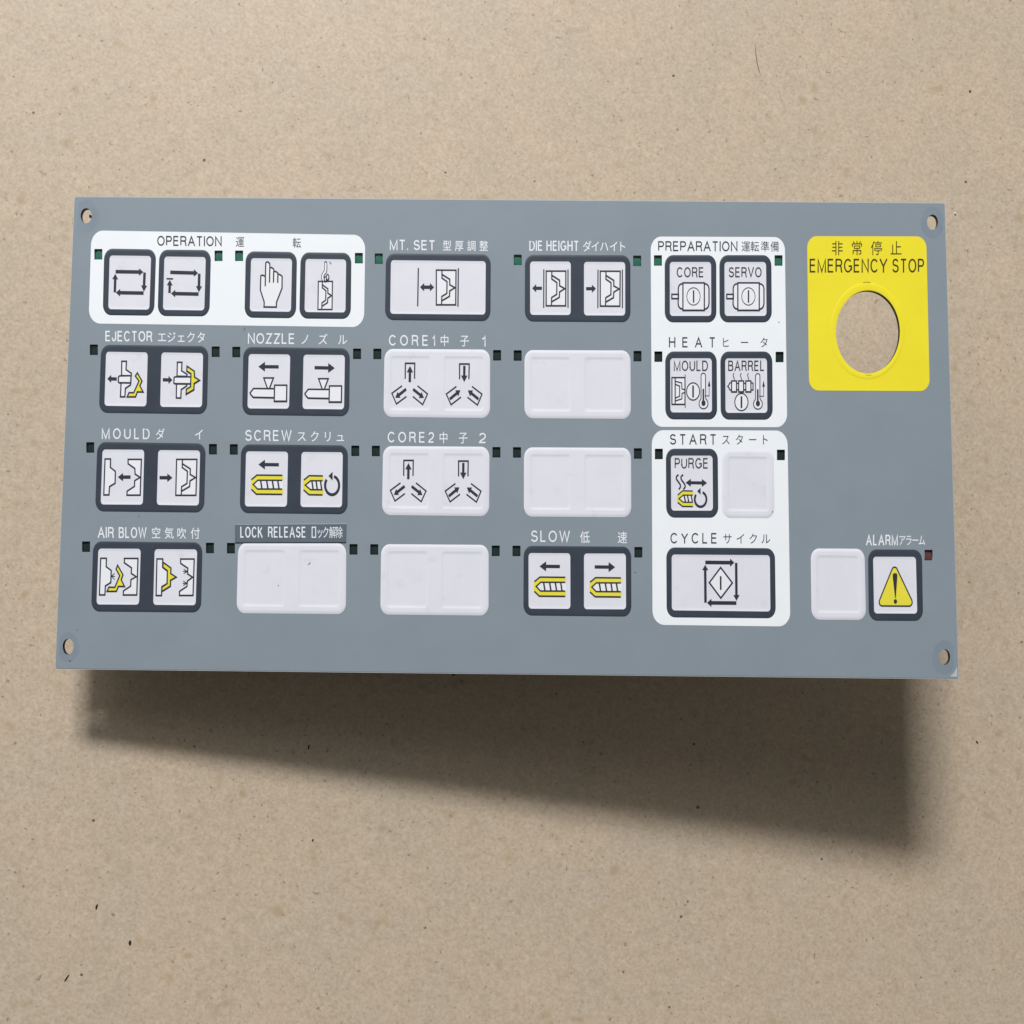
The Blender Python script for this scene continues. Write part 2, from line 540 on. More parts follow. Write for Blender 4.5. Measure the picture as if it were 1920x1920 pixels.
def smooth_path(pts, n=5):
    out = []
    for i in range(len(pts) - 1):
        p0 = pts[max(i - 1, 0)]; p1 = pts[i]; p2 = pts[i + 1]; p3 = pts[min(i + 2, len(pts) - 1)]
        for k in range(n):
            t = k / n
            out.append(tuple(0.5 * (2 * b + (c - a) * t + (2 * a - 5 * b + 4 * c - e) * t * t + (-a + 3 * b - 3 * c + e) * t ** 3)
                             for a, b, c, e in zip(p0, p1, p2, p3)))
    out.append(pts[-1])
    return out

def off(pts, dx, dy):
    return [(x + dx, y + dy) for x, y in pts]

def screw(d, dx, dy):
    o = lambda pts: off(pts, dx, dy)
    d.poly(o([(322, 706), (395, 645), (708, 648), (708, 876), (388, 875), (322, 814)]), 'yellow_ink', 1)
    d.poly(o([(350, 757), (405, 708), (712, 708), (712, 812), (402, 812)]), 'fill', 2)
    d.line(o([(328, 700), (395, 645), (700, 648)]), 12)
    d.line(o([(700, 708), (405, 707), (350, 757), (402, 812), (698, 813)]), 12)
    d.line(o([(328, 815), (388, 873), (698, 876)]), 12)
    for x in (440, 512, 580, 645):
        d.line(o([(x, 712), (x + 15, 808)]), 15, lift=4)

def turn(d, c, rx, ry, w, a0, a1, head):
    n = 30
    d.line([(c[0] + rx * math.cos(math.radians(a0 + (a1 - a0) * i / n)), c[1] - ry * math.sin(math.radians(a0 + (a1 - a0) * i / n)))
            for i in range(n + 1)], w, lift=3)
    d.poly(head, 'ink', 4)

def thermometer(d, dx, dy):
    o = lambda pts: off(pts, dx, dy)
    tube = [(733, 865), (733, 612)] + [(760 - 27 * math.cos(t * math.pi / 8), 606 - 32 * math.sin(t * math.pi / 8)) for t in range(1, 8)] \
        + [(786, 612), (786, 868)]
    bulb = [(762 + 53 * math.cos(math.radians(a)), 938 - 62 * math.sin(math.radians(a))) for a in range(55, -240, -12)]
    d.shape(o(tube + bulb), 'fill', 8)
    d.line(o([(760, 762), (760, 925)]), 20, lift=4)
    d.oval(o([(762, 932)])[0], 25, 34, 0, 'ink', 5)
    d.line(o([(775, 845), (830, 845), (830, 720)]), 5, lift=4)
    d.poly(o([(830, 658), (846, 730), (814, 730)]), 'ink', 4)

def motor(d, dx):
    o = lambda pts: off(pts, dx, 0)
    d.shape(o([(382, 844), (462, 844), (462, 895), (382, 895)]), 'fill', 12)
    d.shape(o([(515, 716), (485, 722), (468, 740), (460, 770), (458, 960), (466, 992), (485, 1012), (515, 1022)]), 'fill', 12, 2)
    d.shape(o([(772, 718), (800, 722), (820, 742), (828, 775), (828, 955), (820, 990), (802, 1012), (772, 1025)]), 'fill', 12, 2)
    d.shape(o([(515, 706), (772, 706), (772, 1035), (515, 1035)]), 'fill', 12, 3)
    d.oval((642 + dx, 868), 80, 104, 6, None, 5)
    d.line(o([(643, 795), (643, 942)]), 17, lift=6)

def core(d, dx, dy, inward):
    o = lambda pts: off(pts, dx, dy)
    if not inward:
        d.line(o([(510, 640), (512, 455), (625, 455), (622, 640)]), 12)
        d.arrow(*o([(565, 680), (568, 485)]), 29, 60, 76)
        d.line(o([(472, 725), (350, 815), (405, 942), (525, 853)]), 11)
        d.arrow(*o([(522, 764), (392, 868)]), 27, 52, 66)
        d.line(o([(657, 725), (778, 822), (720, 950), (602, 853)]), 11)
        d.arrow(*o([(605, 766), (735, 870)]), 27, 52, 66)
    else:
        d.line(o([(1163, 645), (1163, 463), (1278, 463), (1275, 645)]), 12)
        d.arrow(*o([(1220, 485), (1218, 680)]), 29, 60, 76)
        d.line(o([(1125, 733), (1003, 823), (1060, 952), (1180, 860)]), 11)
        d.arrow(*o([(1045, 885), (1172, 778)]), 27, 52, 66)
        d.line(o([(1312, 733), (1432, 825), (1377, 955), (1257, 862)]), 11)
        d.arrow(*o([(1390, 885), (1262, 780)]), 27, 52, 66)

# ------------------------------------------------------------------ lettering
GLYPH = {}
def glyph(ch, weight=0.0):
    """triangles of a letter in the built-in font: (verts, faces, x0, x1)"""
    key = (ch, weight)
    if key not in GLYPH:
        cu = bpy.data.curves.new('glyph', 'FONT')
        cu.body = ch
        cu.size = 1.0
        cu.resolution_u = 4
        cu.offset = weight
        ob = bpy.data.objects.new('glyph', cu)
        me = ob.to_mesh()
        vs = [(v.co.x, v.co.y) for v in me.vertices]
        fs = [tuple(p.vertices) for p in me.polygons]
        ob.to_mesh_clear()
        bpy.data.objects.remove(ob); bpy.data.curves.remove(cu)
        xs = [v[0] for v in vs] or [0, 0.2]; ys = [v[1] for v in vs] or [0, 0]
        GLYPH[key] = (vs, fs, min(xs), max(xs), min(ys), max(ys))
    return GLYPH[key]

def arc(cx, cy, rx, ry, a0, a1, n=12):
    return [(cx + rx * math.cos(math.radians(a0 + (a1 - a0) * i / n)), cy + ry * math.sin(math.radians(a0 + (a1 - a0) * i / n)))
            for i in range(n + 1)]

# plain single-stroke capitals: (width against cap height, strokes in a unit box)
STROKES = {
    'A': (.70, [[(0, 0), (.5, 1), (1, 0)], [(.18, .33), (.82, .33)]]),
    'B': (.60, [[(.62, 0), (0, 0), (0, 1), (.58, 1)] + arc(.60, .77, .32, .23, 90, -90) + [(0, .54)], arc(.62, .27, .38, .27, 90, -90) + [(.5, 0)]]),
    'C': (.68, [arc(.52, .5, .52, .5, 38, 322, 26)]),
    'D': (.64, [[(.5, 0), (0, 0), (0, 1), (.5, 1)] + arc(.48, .5, .52, .5, 90, -90, 18) + [(.45, 0)]]),
    'E': (.54, [[(1, 0), (0, 0), (0, 1), (.97, 1)], [(0, .53), (.92, .53)]]),
    'G': (.72, [arc(.5, .5, .5, .5, 42, 330, 26) + [(1, .22), (1, .46), (.58, .46)]]),
    'H': (.62, [[(0, 0), (0, 1)], [(1, 0), (1, 1)], [(0, .53), (1, .53)]]),
    'I': (.0, [[(.5, 0), (.5, 1)]]),
    'J': (.44, [[(1, 1), (1, .28)] + arc(.5, .28, .5, .28, 0, -180) + [(0, .34)]]),
    'K': (.62, [[(0, 0), (0, 1)], [(.97, 1), (0, .36)], [(.36, .6), (1, 0)]]),
    'L': (.48, [[(0, 1), (0, 0), (1, 0)]]),
    'M': (.76, [[(0, 0), (0, 1), (.5, 0), (1, 1), (1, 0)]]),
    'N': (.64, [[(0, 0), (0, 1), (1, 0), (1, 1)]]),
    'O': (.74, [arc(.5, .5, .5, .5, 90, 450, 32)[:-1]]),
    'P': (.56, [[(0, 0), (0, 1), (.6, 1)] + arc(.62, .735, .38, .265, 90, -90) + [(0, .47)]]),
    'R': (.60, [[(0, 0), (0, 1), (.6, 1)] + arc(.62, .75, .36, .25, 90, -90) + [(0, .5)], [(.55, .5), (.78, .46), (.90, .34), (.92, .12), (1, 0)]]),
    'S': (.58, [arc(.5, .75, .46, .25, 20, 235, 16) + arc(.5, .265, .5, .265, 55, -168, 18)]),
    'T': (.60, [[(0, 1), (1, 1)], [(.5, 1), (.5, 0)]]),
    'U': (.62, [[(0, 1), (0, .36)] + arc(.5, .36, .5, .36, 180, 360, 16) + [(1, 1)]]),
    'V': (.66, [[(0, 1), (.5, 0), (1, 1)]]),
    'W': (.96, [[(0, 1), (.24, 0), (.5, 1), (.76, 0), (1, 1)]]),
    'Y': (.66, [[(0, 1), (.5, .44), (1, 1)], [(.5, .46), (.5, 0)]]),
    'Z': (.58, [[(0, 1), (1, 1), (0, 0), (1, 0)]]),
    '1': (.24, [[(0, .76), (.55, .80), (.9, .92), (1, 1), (1, 0)]]),
    '2': (.52, [arc(.5, .72, .48, .28, 170, -25, 14) + [(.80, .45), (.12, .16), (0, 0), (1, 0)]]),
    '.': (.05, [[(.5, -.06), (.5, .10)]]),
}

class Letters:
    def __init__(self, mat, z):
        self.m = Mesh(); self.mat = mat; self.z = z
        self.pen = Draw((0, 0, 1), z); self.pen.m = self.m
    def _put(self, g, fx, fy):
        vs, fs = g[0], g[1]
        k = self.m.mi(self.mat)
        nv = [self.m.bm.verts.new(P(fx(x), fy(x, y), self.z)) for x, y in vs]
        for f in fs:
            try:
                nf = self.m.bm.faces.new([nv[i] for i in f])
            except ValueError:
                continue
            nf.normal_update()
            if nf.normal.z < 0: nf.normal_flip()
            nf.material_index = k
    def word(self, text, x0, x1, top, base, slope=0.008, weight=2.3, wide=None):
        """capitals from x0 to x1 in photo pixels; wide = width of a letter against its natural width"""
        h = base - top
        w = [STROKES[c][0] * h + weight if c != ' ' else 0.3 * h for c in text]
        n = len(text)
        if wide is None:
            gap = 0.155 * h
            kx = (x1 - x0) / (sum(w) + gap * (n - 1))
            step = gap * kx
        else:
            kx = wide
            step = ((x1 - x0) - sum(w) * kx) / max(n - 1, 1)
        hy = h - weight * ASP
        x = x0
        for c, ww in zip(text, w):
            full = ww * kx
            if c != ' ':
                bw = max(full - weight, 0.0)
                ox = x + weight / 2 if bw > 0 else x + full / 2
                for i, st in enumerate(STROKES[c][1]):
                    pts = [(ox + u * bw, base - weight * ASP / 2 - v * hy + slope * (ox - x0 + u * bw)) for u, v in st]
                    # open ends of straight strokes run to the cap line and the base line
                    def ext(a, b):
                        dx, dy = a[0] - b[0], (a[1] - b[1]) / ASP
                        l = math.hypot(dx, dy) or 1
                        return (a[0] + dx / l * weight / 2, a[1] + dy / l * weight / 2 * ASP)
                    if c != '.' and len(st) < 10 and abs(pts[0][0] - pts[1][0]) < 0.5 * abs(pts[0][1] - pts[1][1]):
                        pts[0] = ext(pts[0], pts[1])
                    if c != '.' and len(st) < 10 and abs(pts[-1][0] - pts[-2][0]) < 0.5 * abs(pts[-1][1] - pts[-2][1]):
                        pts[-1] = ext(pts[-1], pts[-2])
                    self.pen.line(pts, weight, self.mat, lift=i * 0.15, closed=(c == 'O'))
            x += full + step
    def kana(self, items, top, base, w=15.5, slope=0.008, weight=0.0):
        """(character, centre x) in a box of width w, each em scaled to the box"""
        xr = items[0][1]
        for c, cx in items:
            g = glyph(c, weight)
            em_h, em_w = 0.90, 0.90
            sx_, sy = w / em_w, (base - top) / em_h
            mid = 0.38                        # centre of the em box above the baseline
            yc = (top + base) / 2 + slope * (cx - xr)
            gx = (g[2] + g[3]) / 2
            self._put(g, lambda u: cx + (u - gx) * sx_, lambda u, v: yc - (v - mid) * sy)
    def build(self, parent, name='lettering', label=None):
        return self.m.build(name, parent, merge=0, label=label)

# ------------------------------------------------------------------ keys
FACE_Z, DISH_Z = 0.00009, 0.00008        # floor of the dish in dark framed and in white keys
def make_key(q, faces, dark, label, radius=(15.5, 20)):
    body = 'frame' if dark else 'key'
    k = Mesh()
    rx, ry = radius
    base = Z_PRINT
    prof = ([(0, 0.0), (0.3, 0.00006), (1.0, 0.00010), (2.2, 0.00014), (3.4, 0.00016), (3.9, 0.00016)] if dark else
            [(0, 0.0), (0.4, 0.00007), (1.6, 0.00013), (3.4, 0.00019), (5.0, Z_KEY), (5.6, Z_KEY)])
    rings = [rounded(inset(q, d, d * 1.25), rx - d * 0.9, ry - d * 1.1, base * (zz == 0) + zz, 8) for d, zz in prof]
    zk = prof[-1][1]
    k.loft(rings, body)
    loops = [rings[-1]]
    for fq in faces:
        loops.append(rounded(fq, 5.2, 7, zk, 5))
    # flat land with its own inner border so that the dish shading stays narrow
    k.fill(loops, body)
    o = k.build('key', panel, label=label)
    for fq in faces:
        f = Mesh()
        fp = [(-0.01, zk), (0.9, zk - 0.00001), (2.0, zk - 0.00004), (3.2, FACE_Z + 0.00001), (4.1, FACE_Z), (4.6, FACE_Z)] if dark else \
             [(-0.01, Z_KEY), (0.8, Z_KEY - 0.00002), (2.0, Z_KEY - 0.00007), (3.4, DISH_Z + 0.00002), (5.0, DISH_Z), (5.6, DISH_Z)]
        rr = [rounded(inset(fq, d, d * 1.25), max(5.2 - d * 0.5, 2), max(7 - d * 0.6, 2.5), zz, 5) for d, zz in fp]
        f.loft(rr, 'key')
        f.fill([rr[-1]], 'key', smooth=True)
        f.build('key_face', o)
    return o

def std_faces(q, dbl, ix=11.0, iy=12.5):
    if not dbl:
        return [inset(q, ix - 1, iy)]
    i = inset(q, ix, iy)
    a, b = 0.432, 0.568
    return [(quad_pt(i, 0, 0), quad_pt(i, a, 0), quad_pt(i, a, 1), quad_pt(i, 0, 1)),
            (quad_pt(i, b, 0), quad_pt(i, 1, 0), quad_pt(i, 1, 1), quad_pt(i, b, 1))]

ZS = FACE_Z + 0.00002                    # ink lies on the floor of the dish
VA, VB, VC, VD, VE = (90, 350, 4.8), (420, 400, 4.8), (680, 400, 6.4), (940, 400, 6.4), (1200, 420, 6.4)
V2a, V2b, V2c, V2e = (140, 610, 6.4), (420, 610, 6.4), (680, 610, 6.4), (1200, 610, 6.4)
V3a, V3b, V3c, V3e = (140, 790, 6.4), (420, 790, 6.4), (680, 790, 6.4), (1200, 790, 6.4)
V4a, V4d, V4e, V4f = (140, 970, 6.4), (940, 980, 6.4), (1200, 990, 6.4), (1500, 990, 6.4)

# OPERATION: four single keys
k = make_key(((195.5, 466), (293, 467.5), (289, 592.2), (192.5, 591)),
             [((205.6, 479), (283.3, 480), (280, 580.6), (203, 579.6))], True, 'dark framed key with four arrows in a loop')
d = Draw(VA, ZS)
d.arrow((608, 764), (857, 768), 24, 38, 52); d.arrow((869, 772), (862, 944), 23, 42, 54)
d.arrow((860, 957), (611, 953), 24, 38, 52); d.arrow((601, 950), (606, 783), 22, 38, 52)
d.build('symbol', k)
k = make_key(((298.8, 468), (395.8, 468.8), (392.7, 593.5), (295.4, 592.7)),
             [((308.3, 481), (385.9, 482), (383, 582), (305.5, 581))], True, 'dark framed key with four arrows in an open loop')
d = Draw(VA, ZS)
d.arrow((1100, 770), (1350, 777), 24, 38, 52); d.arrow((1361, 783), (1357, 950), 23, 42, 54)
d.arrow((1355, 966), (1107, 961), 24, 38, 52); d.arrow((1093, 956), (1097, 838), 22, 38, 52)
d.line([(1066, 828), (1126, 829)], 8)
d.build('symbol', k)
k = make_key(((460.8, 471), (557, 472.5), (555, 597), (458.3, 595.8)),
             [((470.8, 484), (547.6, 485), (545.5, 584.6), (468.3, 583.5))], True, 'dark framed key with pointing hand')
d = Draw(VB, ZS)
d.shape([(376, 446), (384, 438), (398, 438), (411, 452), (413, 488), (430, 488), (447, 502), (449, 522), (468, 524), (484, 537),
         (486, 547), (505, 552), (523, 567), (522, 672), (472, 800), (471, 843), (360, 842), (362, 798), (327, 690), (331, 562),
         (345, 555), (372, 568)], 'fill', 9)
for a, b in (((372, 568), (371, 655)), ((412, 488), (409, 622)), ((447, 520), (445, 622)), ((485, 545), (483, 625))):
    d.line([a, b], 9, lift=5)
d.build('symbol', k)
k = make_key(((563.8, 473), (659, 474), (657.7, 598.3), (561, 597.5)),
             [((573, 485.5), (649, 486.5), (647.7, 585.8), (571, 585))], True, 'dark framed key with mould hanging from hook')
d = Draw(VB, ZS)
mould(d, ((849, 612), (976, 612), (972, 865), (845, 865)), 8)
hook = smooth_path([(915, 437), (914, 515), (895, 545), (887, 570), (893, 596), (912, 604)])
d.line(hook, 26, 'ink', lift=6); d.line(hook, 12, 'fill', lift=7)
d.line([(908, 437), (922, 437)], 8, lift=8)
d.oval((932, 574), 11, 24, 7, 'fill', 8)
d.shape([(903, 572), (921, 572), (921, 610), (903, 610)], 'fill', 7, 11)
d.build('symbol', k)

# MT. SET
k = make_key(((723.75, 475), (920.3, 477), (919.5, 602.3), (721.6, 600)),
             [((733, 487.8), (910.8, 489.8), (910, 589.8), (731.6, 588.3))], True, 'wide dark framed key with mould and double arrow')
d = Draw(VC, ZS)
d.line([(668, 655), (660, 1115)], 12); d.line([(1148, 658), (1143, 1120)], 12)
mould(d, ((884, 681), (1120, 683), (1116, 1097), (884, 1097)))
d.arrow((688, 885), (857, 886), 31, 50, 76, True)
d.build('symbol', k)

# DIE HEIGHT
k = make_key(((984.2, 477.7), (1181.9, 478.6), (1182.2, 604.2), (983.9, 602.8)),
             [((993.9, 490.3), (1070.2, 490.5), (1070, 590.6), (994, 590.3)), ((1095, 491), (1172.2, 491.4), (1172.2, 591.6), (1095, 591.3))],
             True, 'double dark framed key with moulds between two lines')
d = Draw(VD, ZS)
d.line([(510, 670), (508, 1133)], 11); d.line([(800, 672), (800, 1132)], 11)
mould(d, ((538, 693), (774, 693), (772, 1109), (538, 1109)))
d.arrow((487, 898), (370, 898), 29, 48, 75)
d.line([(1160, 675), (1158, 1137)], 11); d.line([(1452, 675), (1453, 1137)], 11)
mould(d, ((1187, 694), (1426, 695), (1422, 1114), (1187, 1112)))
d.arrow((1017, 903), (1135, 903), 29, 48, 75)
d.build('symbol', k)

# PREPARATION
k = make_key(((1246.2, 478.3), (1343, 478.3), (1343.3, 604.7), (1246.4, 604.7)),
             [((1255.8, 491.2), (1333.2, 491.2), (1333.6, 592.3), (1256, 592.3))], True, 'dark framed CORE motor key')
d = Draw(VE, ZS); motor(d, 0); d.build('symbol', k)
L = Letters('letter_dark', ZS + 0.00004); L.word('CORE', 1268.8, 1319.6, 500.8, 520, 0, 2.0); L.build(k)
k = make_key(((1348.75, 478.3), (1446.25, 478.3), (1447.2, 604.7), (1349.2, 604.7)),
             [((1358.3, 491.2), (1436.3, 491.2), (1437.2, 592.3), (1358.8, 592.3))], True, 'dark framed SERVO motor key')
d = Draw(VE, ZS); motor(d, 659); d.build('symbol', k)
L = Letters('letter_dark', ZS + 0.00004); L.word('SERVO', 1366.4, 1428, 500.8, 520, 0, 2.0); L.build(k)

# EJECTOR
k = make_key(((189.7, 646.3), (391, 648.75), (388, 776.7), (185.3, 774)),
             [((199, 659.5), (277, 660.8), (274.4, 761.9), (195.8, 760.8)), ((302.8, 660.8), (380.8, 662), (378.75, 763.4), (300.2, 762.8))],
             True, 'double dark framed ejector key')
d = Draw(V2a, ZS)
d.shape([(565, 431), (621, 431), (616, 532), (680, 575), (678, 605), (563, 603)])
d.shape([(557, 690), (672, 692), (668, 716), (608, 756), (602, 857), (549, 857)])
d.shape([(540, 606), (676, 604), (672, 690), (536, 688), (523, 676), (526, 618)], 'fill', 12, 3)
d.arrow((505, 643), (392, 640), 30, 46, 74)
d.shape([(752, 570), (808, 668), (782, 725), (822, 800), (752, 798), (730, 858), (630, 858), (652, 808), (708, 808), (772, 668), (728, 608)],
        'yellow_ink')
d.shape([(1232, 443), (1287, 443), (1283, 545), (1348, 588), (1345, 612), (1228, 610)])
d.shape([(1222, 703), (1345, 705), (1342, 728), (1278, 770), (1273, 872), (1219, 870)])
d.shape([(1203, 618), (1395, 618), (1391, 701), (1200, 699), (1190, 690), (1193, 626)], 'fill', 12, 3)
d.shape([(1348, 490), (1435, 550), (1437, 620), (1497, 658), (1432, 698), (1430, 770), (1337, 825), (1340, 768), (1392, 735), (1395, 580),
         (1345, 548)], 'yellow_ink', 12, 5)
d.arrow((1057, 652), (1172, 655), 30, 46, 74)
d.build('symbol', k)

# NOZZLE
k = make_key(((456.25, 650.3), (656, 653), (654.7, 780.6), (454, 778)),
             [((466.4, 663.9), (544.2, 664.7), (541.9, 766.25), (464, 765.8)), ((569.2, 665), (646.6, 665.8), (645, 767.5), (567.2, 766.7))],
             True, 'double dark framed nozzle key')
d = Draw(V2b, ZS)
d.arrow((656, 497), (413, 495), 30, 78, 90); d.arrow((1087, 507), (1328, 512), 30, 78, 90)
for dx, dy in ((0, 0), (658, 9)):
    d.shape(off([(477, 631), (593, 631), (543, 762), (523, 762)], dx, dy))
    d.shape(off([(312, 812), (353, 758), (605, 760), (603, 868), (350, 863), (320, 828)], dx, dy), 'fill', 12, 3)
    d.shape(off([(607, 718), (753, 718), (750, 910), (603, 910)], dx, dy), 'fill', 12, 5)
d.build('symbol', k)

# CORE 1 and CORE 2: white double keys
for n_, q, v, a, b in ((1, ((721, 654.2), (919, 655.5), (918.75, 783.9), (719, 781.9)), V2c, (0, 0), (0, 0)),
                       (2, ((718.3, 836.4), (917.8, 837.7), (917, 968), (716.25, 965.8)), V3c, (-18, 13), (-12, 13))):
    k = make_key(q, std_faces(q, True), False, 'white double key with three arrows in and out, CORE%d' % n_)
    d = Draw(v, DISH_Z + 0.00002)
    core(d, a[0], a[1], False); core(d, b[0], b[1], True)
    d.build('symbol', k)

# keys left blank
for q, dbl, label in ((((983.4, 656.4), (1182, 657.2), (1183, 785.5), (983.3, 784.2)), True, 'blank white double key below DIE HEIGHT'),
                      (((982.5, 838.75), (1183, 839.7), (1183.75, 970), (982.2, 968.6)), True, 'blank white double key above SLOW'),
                      (((446.6, 1018), (649.4, 1018.75), (648.4, 1151.7), (443.4, 1149.7)), True, 'blank white double key below the LOCK RELEASE tape'),
                      (((714.7, 1020.3), (916.25, 1021.6), (916, 1154.4), (713, 1152.3)), True, 'blank white double key below CORE2'),
                      (((1354, 842.8), (1450.8, 843.5), (1452.3, 972), (1354, 971.2)), False, 'blank white key beside PURGE'),
                      (((1520, 1028.3), (1621, 1029), (1623.9, 1162.7), (1521.6, 1161.9)), False, 'blank white key beside the ALARM key')):
    make_key(q, std_faces(q, dbl), False, label)

# MOULD and BARREL heaters
k = make_key(((1247.2, 659), (1343.75, 659), (1344.8, 786.9), (1247.5, 786.5)),
             [((1256.6, 671.8), (1334.5, 671.8), (1335, 773.4), (1257, 773.2))], True, 'dark framed MOULD heater key')
d = Draw(V2e, ZS)
d.shape([(383, 627), (540, 627), (540, 948), (383, 948)], 'fill', 11)
d.line([(422, 630), (422, 945)], 11)
d.line([(541, 588), (543, 988)], 7, lift=5)
d.line([(424, 672), (500, 690), (503, 760), (540, 776)], 9, lift=4)
d.line([(424, 708), (475, 728), (475, 850), (424, 872)], 9, lift=4)
d.line([(540, 805), (505, 815), (502, 882), (424, 906)], 9, lift=4)
d.oval((637, 793), 78, 103, 9); d.line([(637, 722), (637, 865)], 20, lift=4)
thermometer(d, 0, 0)
d.build('symbol', k)
L = Letters('letter_dark', ZS + 0.00004); L.word('MOULD', 1263.2, 1327.5, 676, 695.6, 0, 2.0); L.build(k)
k = make_key(((1350.5, 659), (1448, 659), (1449, 787.3), (1351.25, 787)),
             [((1359.7, 672), (1438, 672), (1438.8, 774), (1360.4, 774))], True, 'dark framed BARREL heater key')
d = Draw(V2e, ZS)
for x in (1125, 1212, 1298):
    d.line(smooth_path([(x + 3, 572), (x - 7, 600), (x + 6, 640), (x + 5, 666)]), 7)
d.shape([(1053, 732), (1068, 712), (1078, 690), (1108, 688), (1108, 780), (1080, 776), (1070, 752)], 'fill', 10)
d.shape([(1140, 697), (1290, 697), (1290, 772), (1140, 772)], 'fill', 10)
d.shape([(1320, 690), (1356, 692), (1356, 775), (1320, 775)], 'fill', 10)
for x0, x1 in ((1099, 1158), (1184, 1243), (1270, 1331)):
    d.shape([(x0, 667), (x1, 667), (x1, 797), (x0, 797)], 'fill', 11, 4)
d.oval((1217, 920), 79, 103, 9); d.line([(1217, 850), (1217, 992)], 20, lift=4)
thermometer(d, 653, 5)
d.build('symbol', k)
L = Letters('letter_dark', ZS + 0.00004); L.word('BARREL', 1365.3, 1433.3, 676, 695.6, 0, 2.0); L.build(k)

# MOULD die
k = make_key(((182.5, 828.6), (385.8, 831.4), (382.7, 961), (178.3, 958.75)),
             [((192.3, 842.8), (270.5, 843.3), (267.8, 946.25), (188.75, 945.8)), ((296.7, 843.9), (375.2, 844.7), (372.8, 947.8), (293.9, 946.7))],
             True, 'double dark framed mould key')
d = Draw(V3a, ZS)
d.shape([(364, 451), (430, 451), (428, 552), (488, 600), (485, 742), (418, 782), (411, 882), (349, 882)])
d.shape([(641, 456), (800, 456), (786, 885), (627, 885), (629, 838), (718, 780), (720, 712), (786, 672), (725, 632), (722, 566), (641, 508)])
d.arrow((670, 668), (518, 669), 31, 62, 77)
mould(d, ((1223, 456), (1467, 456), (1455, 887), (1213, 887)))
d.arrow((1018, 675), (1173, 676), 31, 62, 77)
d.build('symbol', k)

# SCREW
k = make_key(((452, 833), (652.5, 835), (651.6, 964.2), (449.4, 961.9)),
             [((461.4, 846.25), (540, 847), (538, 950), (459, 949.4)), ((565.3, 847.5), (642.7, 848), (641.25, 951), (563.3, 950.5))],
             True, 'double dark framed screw key')
d = Draw(V3b, ZS)
d.arrow((658, 520), (413, 517), 30, 78, 90)
screw(d, 0, 0)
d.poly([(950, 710), (1022, 652), (1192, 655), (1192, 882), (1018, 880), (950, 820)], 'yellow_ink', 1)
d.poly([(975, 765), (1040, 713), (1196, 713), (1196, 820), (1038, 820)], 'fill', 2)
d.line([(957, 705), (1022, 652), (1186, 655)], 12)
d.line([(1184, 713), (1040, 713), (975, 765), (1038, 820), (1182, 821)], 12)
d.line([(955, 822), (1020, 880), (1182, 882)], 12)
for x in (1055, 1105, 1158):
    d.line([(x, 718), (x + 14, 815)], 15, lift=4)
turn(d, (1297, 768), 84, 112, 27, 142, 434, [(1254, 655), (1303, 604), (1303, 708)])
d.build('symbol', k)

# PURGE
k = make_key(((1248.4, 841.25), (1345.8, 841.25), (1346.9, 971), (1249.2, 970.8)),
             [((1257.8, 854.4), (1336, 854.4), (1336.8, 957.5), (1258.6, 957.3))], True, 'dark framed PURGE key')
d = Draw(V3e, ZS)
for dx in (0, 56):
    d.line(smooth_path(off([(462, 640), (438, 664), (440, 696), (478, 752), (485, 785), (465, 816)], dx, 0)), 13)
d.arrow((548, 735), (804, 739), 28, 62, 73, True)
d.poly([(444, 890), (512, 833), (640, 835), (640, 1022), (510, 1020), (444, 968)], 'yellow_ink', 1)
d.poly([(468, 928), (520, 886), (642, 886), (642, 970), (518, 970)], 'fill', 2)
d.line([(452, 884), (512, 833), (633, 836)], 10); d.line([(634, 886), (520, 885), (468, 928), (518, 970), (634, 971)], 10)
d.line([(452, 972), (510, 1020), (634, 1022)], 10)
for x in (530, 570, 614):
    d.line([(x, 890), (x + 15, 966)], 13, lift=4)
turn(d, (727, 935), 70, 89, 23, 142, 430, [(687, 837), (727, 797), (727, 878)])
d.build('symbol', k)
L = Letters('letter_dark', ZS + 0.00004); L.word('PURGE', 1265, 1328, 858.75, 878.6, 0, 2.0); L.build(k)

# AIR BLOW
k = make_key(((174.7, 1015), (379.8, 1017.2), (377, 1148.4), (170.8, 1146.6)),
             [((184.5, 1028.6), (263.9, 1029), (260.6, 1133.75), (181, 1133.3)), ((290, 1029.7), (369.7, 1030.2), (366.9, 1134.8), (287.2, 1134))],
             True, 'double dark framed air blow key')
d = Draw(V4a, ZS)
d.shape([(312, 491), (380, 491), (378, 592), (438, 637), (433, 782), (368, 822), (362, 930), (297, 930)])
d.shape([(596, 493), (759, 493), (745, 931), (583, 931), (585, 882), (672, 825), (675, 748), (740, 712), (678, 672), (682, 605), (596, 545)])
d.shape([(515, 575), (580, 690), (558, 748), (598, 830), (525, 828), (500, 888), (388, 888), (410, 838), (482, 840), (540, 700), (497, 622)],
        'yellow_ink')
for e in ((478, 672), (484, 708), (480, 746)):
    d.line([(440, 706), e], 6)
d.shape([(987, 499), (1057, 499), (1055, 600), (1112, 645), (1108, 795), (1045, 832), (1042, 938), (977, 938)])
d.shape([(1062, 540), (1155, 608), (1152, 675), (1218, 717), (1150, 755), (1148, 825), (1045, 890), (1048, 835), (1110, 795), (1112, 640),
         (1058, 598)], 'yellow_ink', 12, 3)
d.shape([(1271, 500), (1434, 500), (1420, 937), (1257, 937), (1258, 888), (1348, 828), (1352, 765), (1415, 718), (1355, 678), (1358, 610),
         (1272, 552)])
for cx, cy in ((1350, 648), (1345, 790)):
    for ex, ey in ((-42, -26), (-50, 0), (-42, 26)):
        d.line([(cx, cy), (cx + ex, cy + ey)], 6)
d.build('symbol', k)

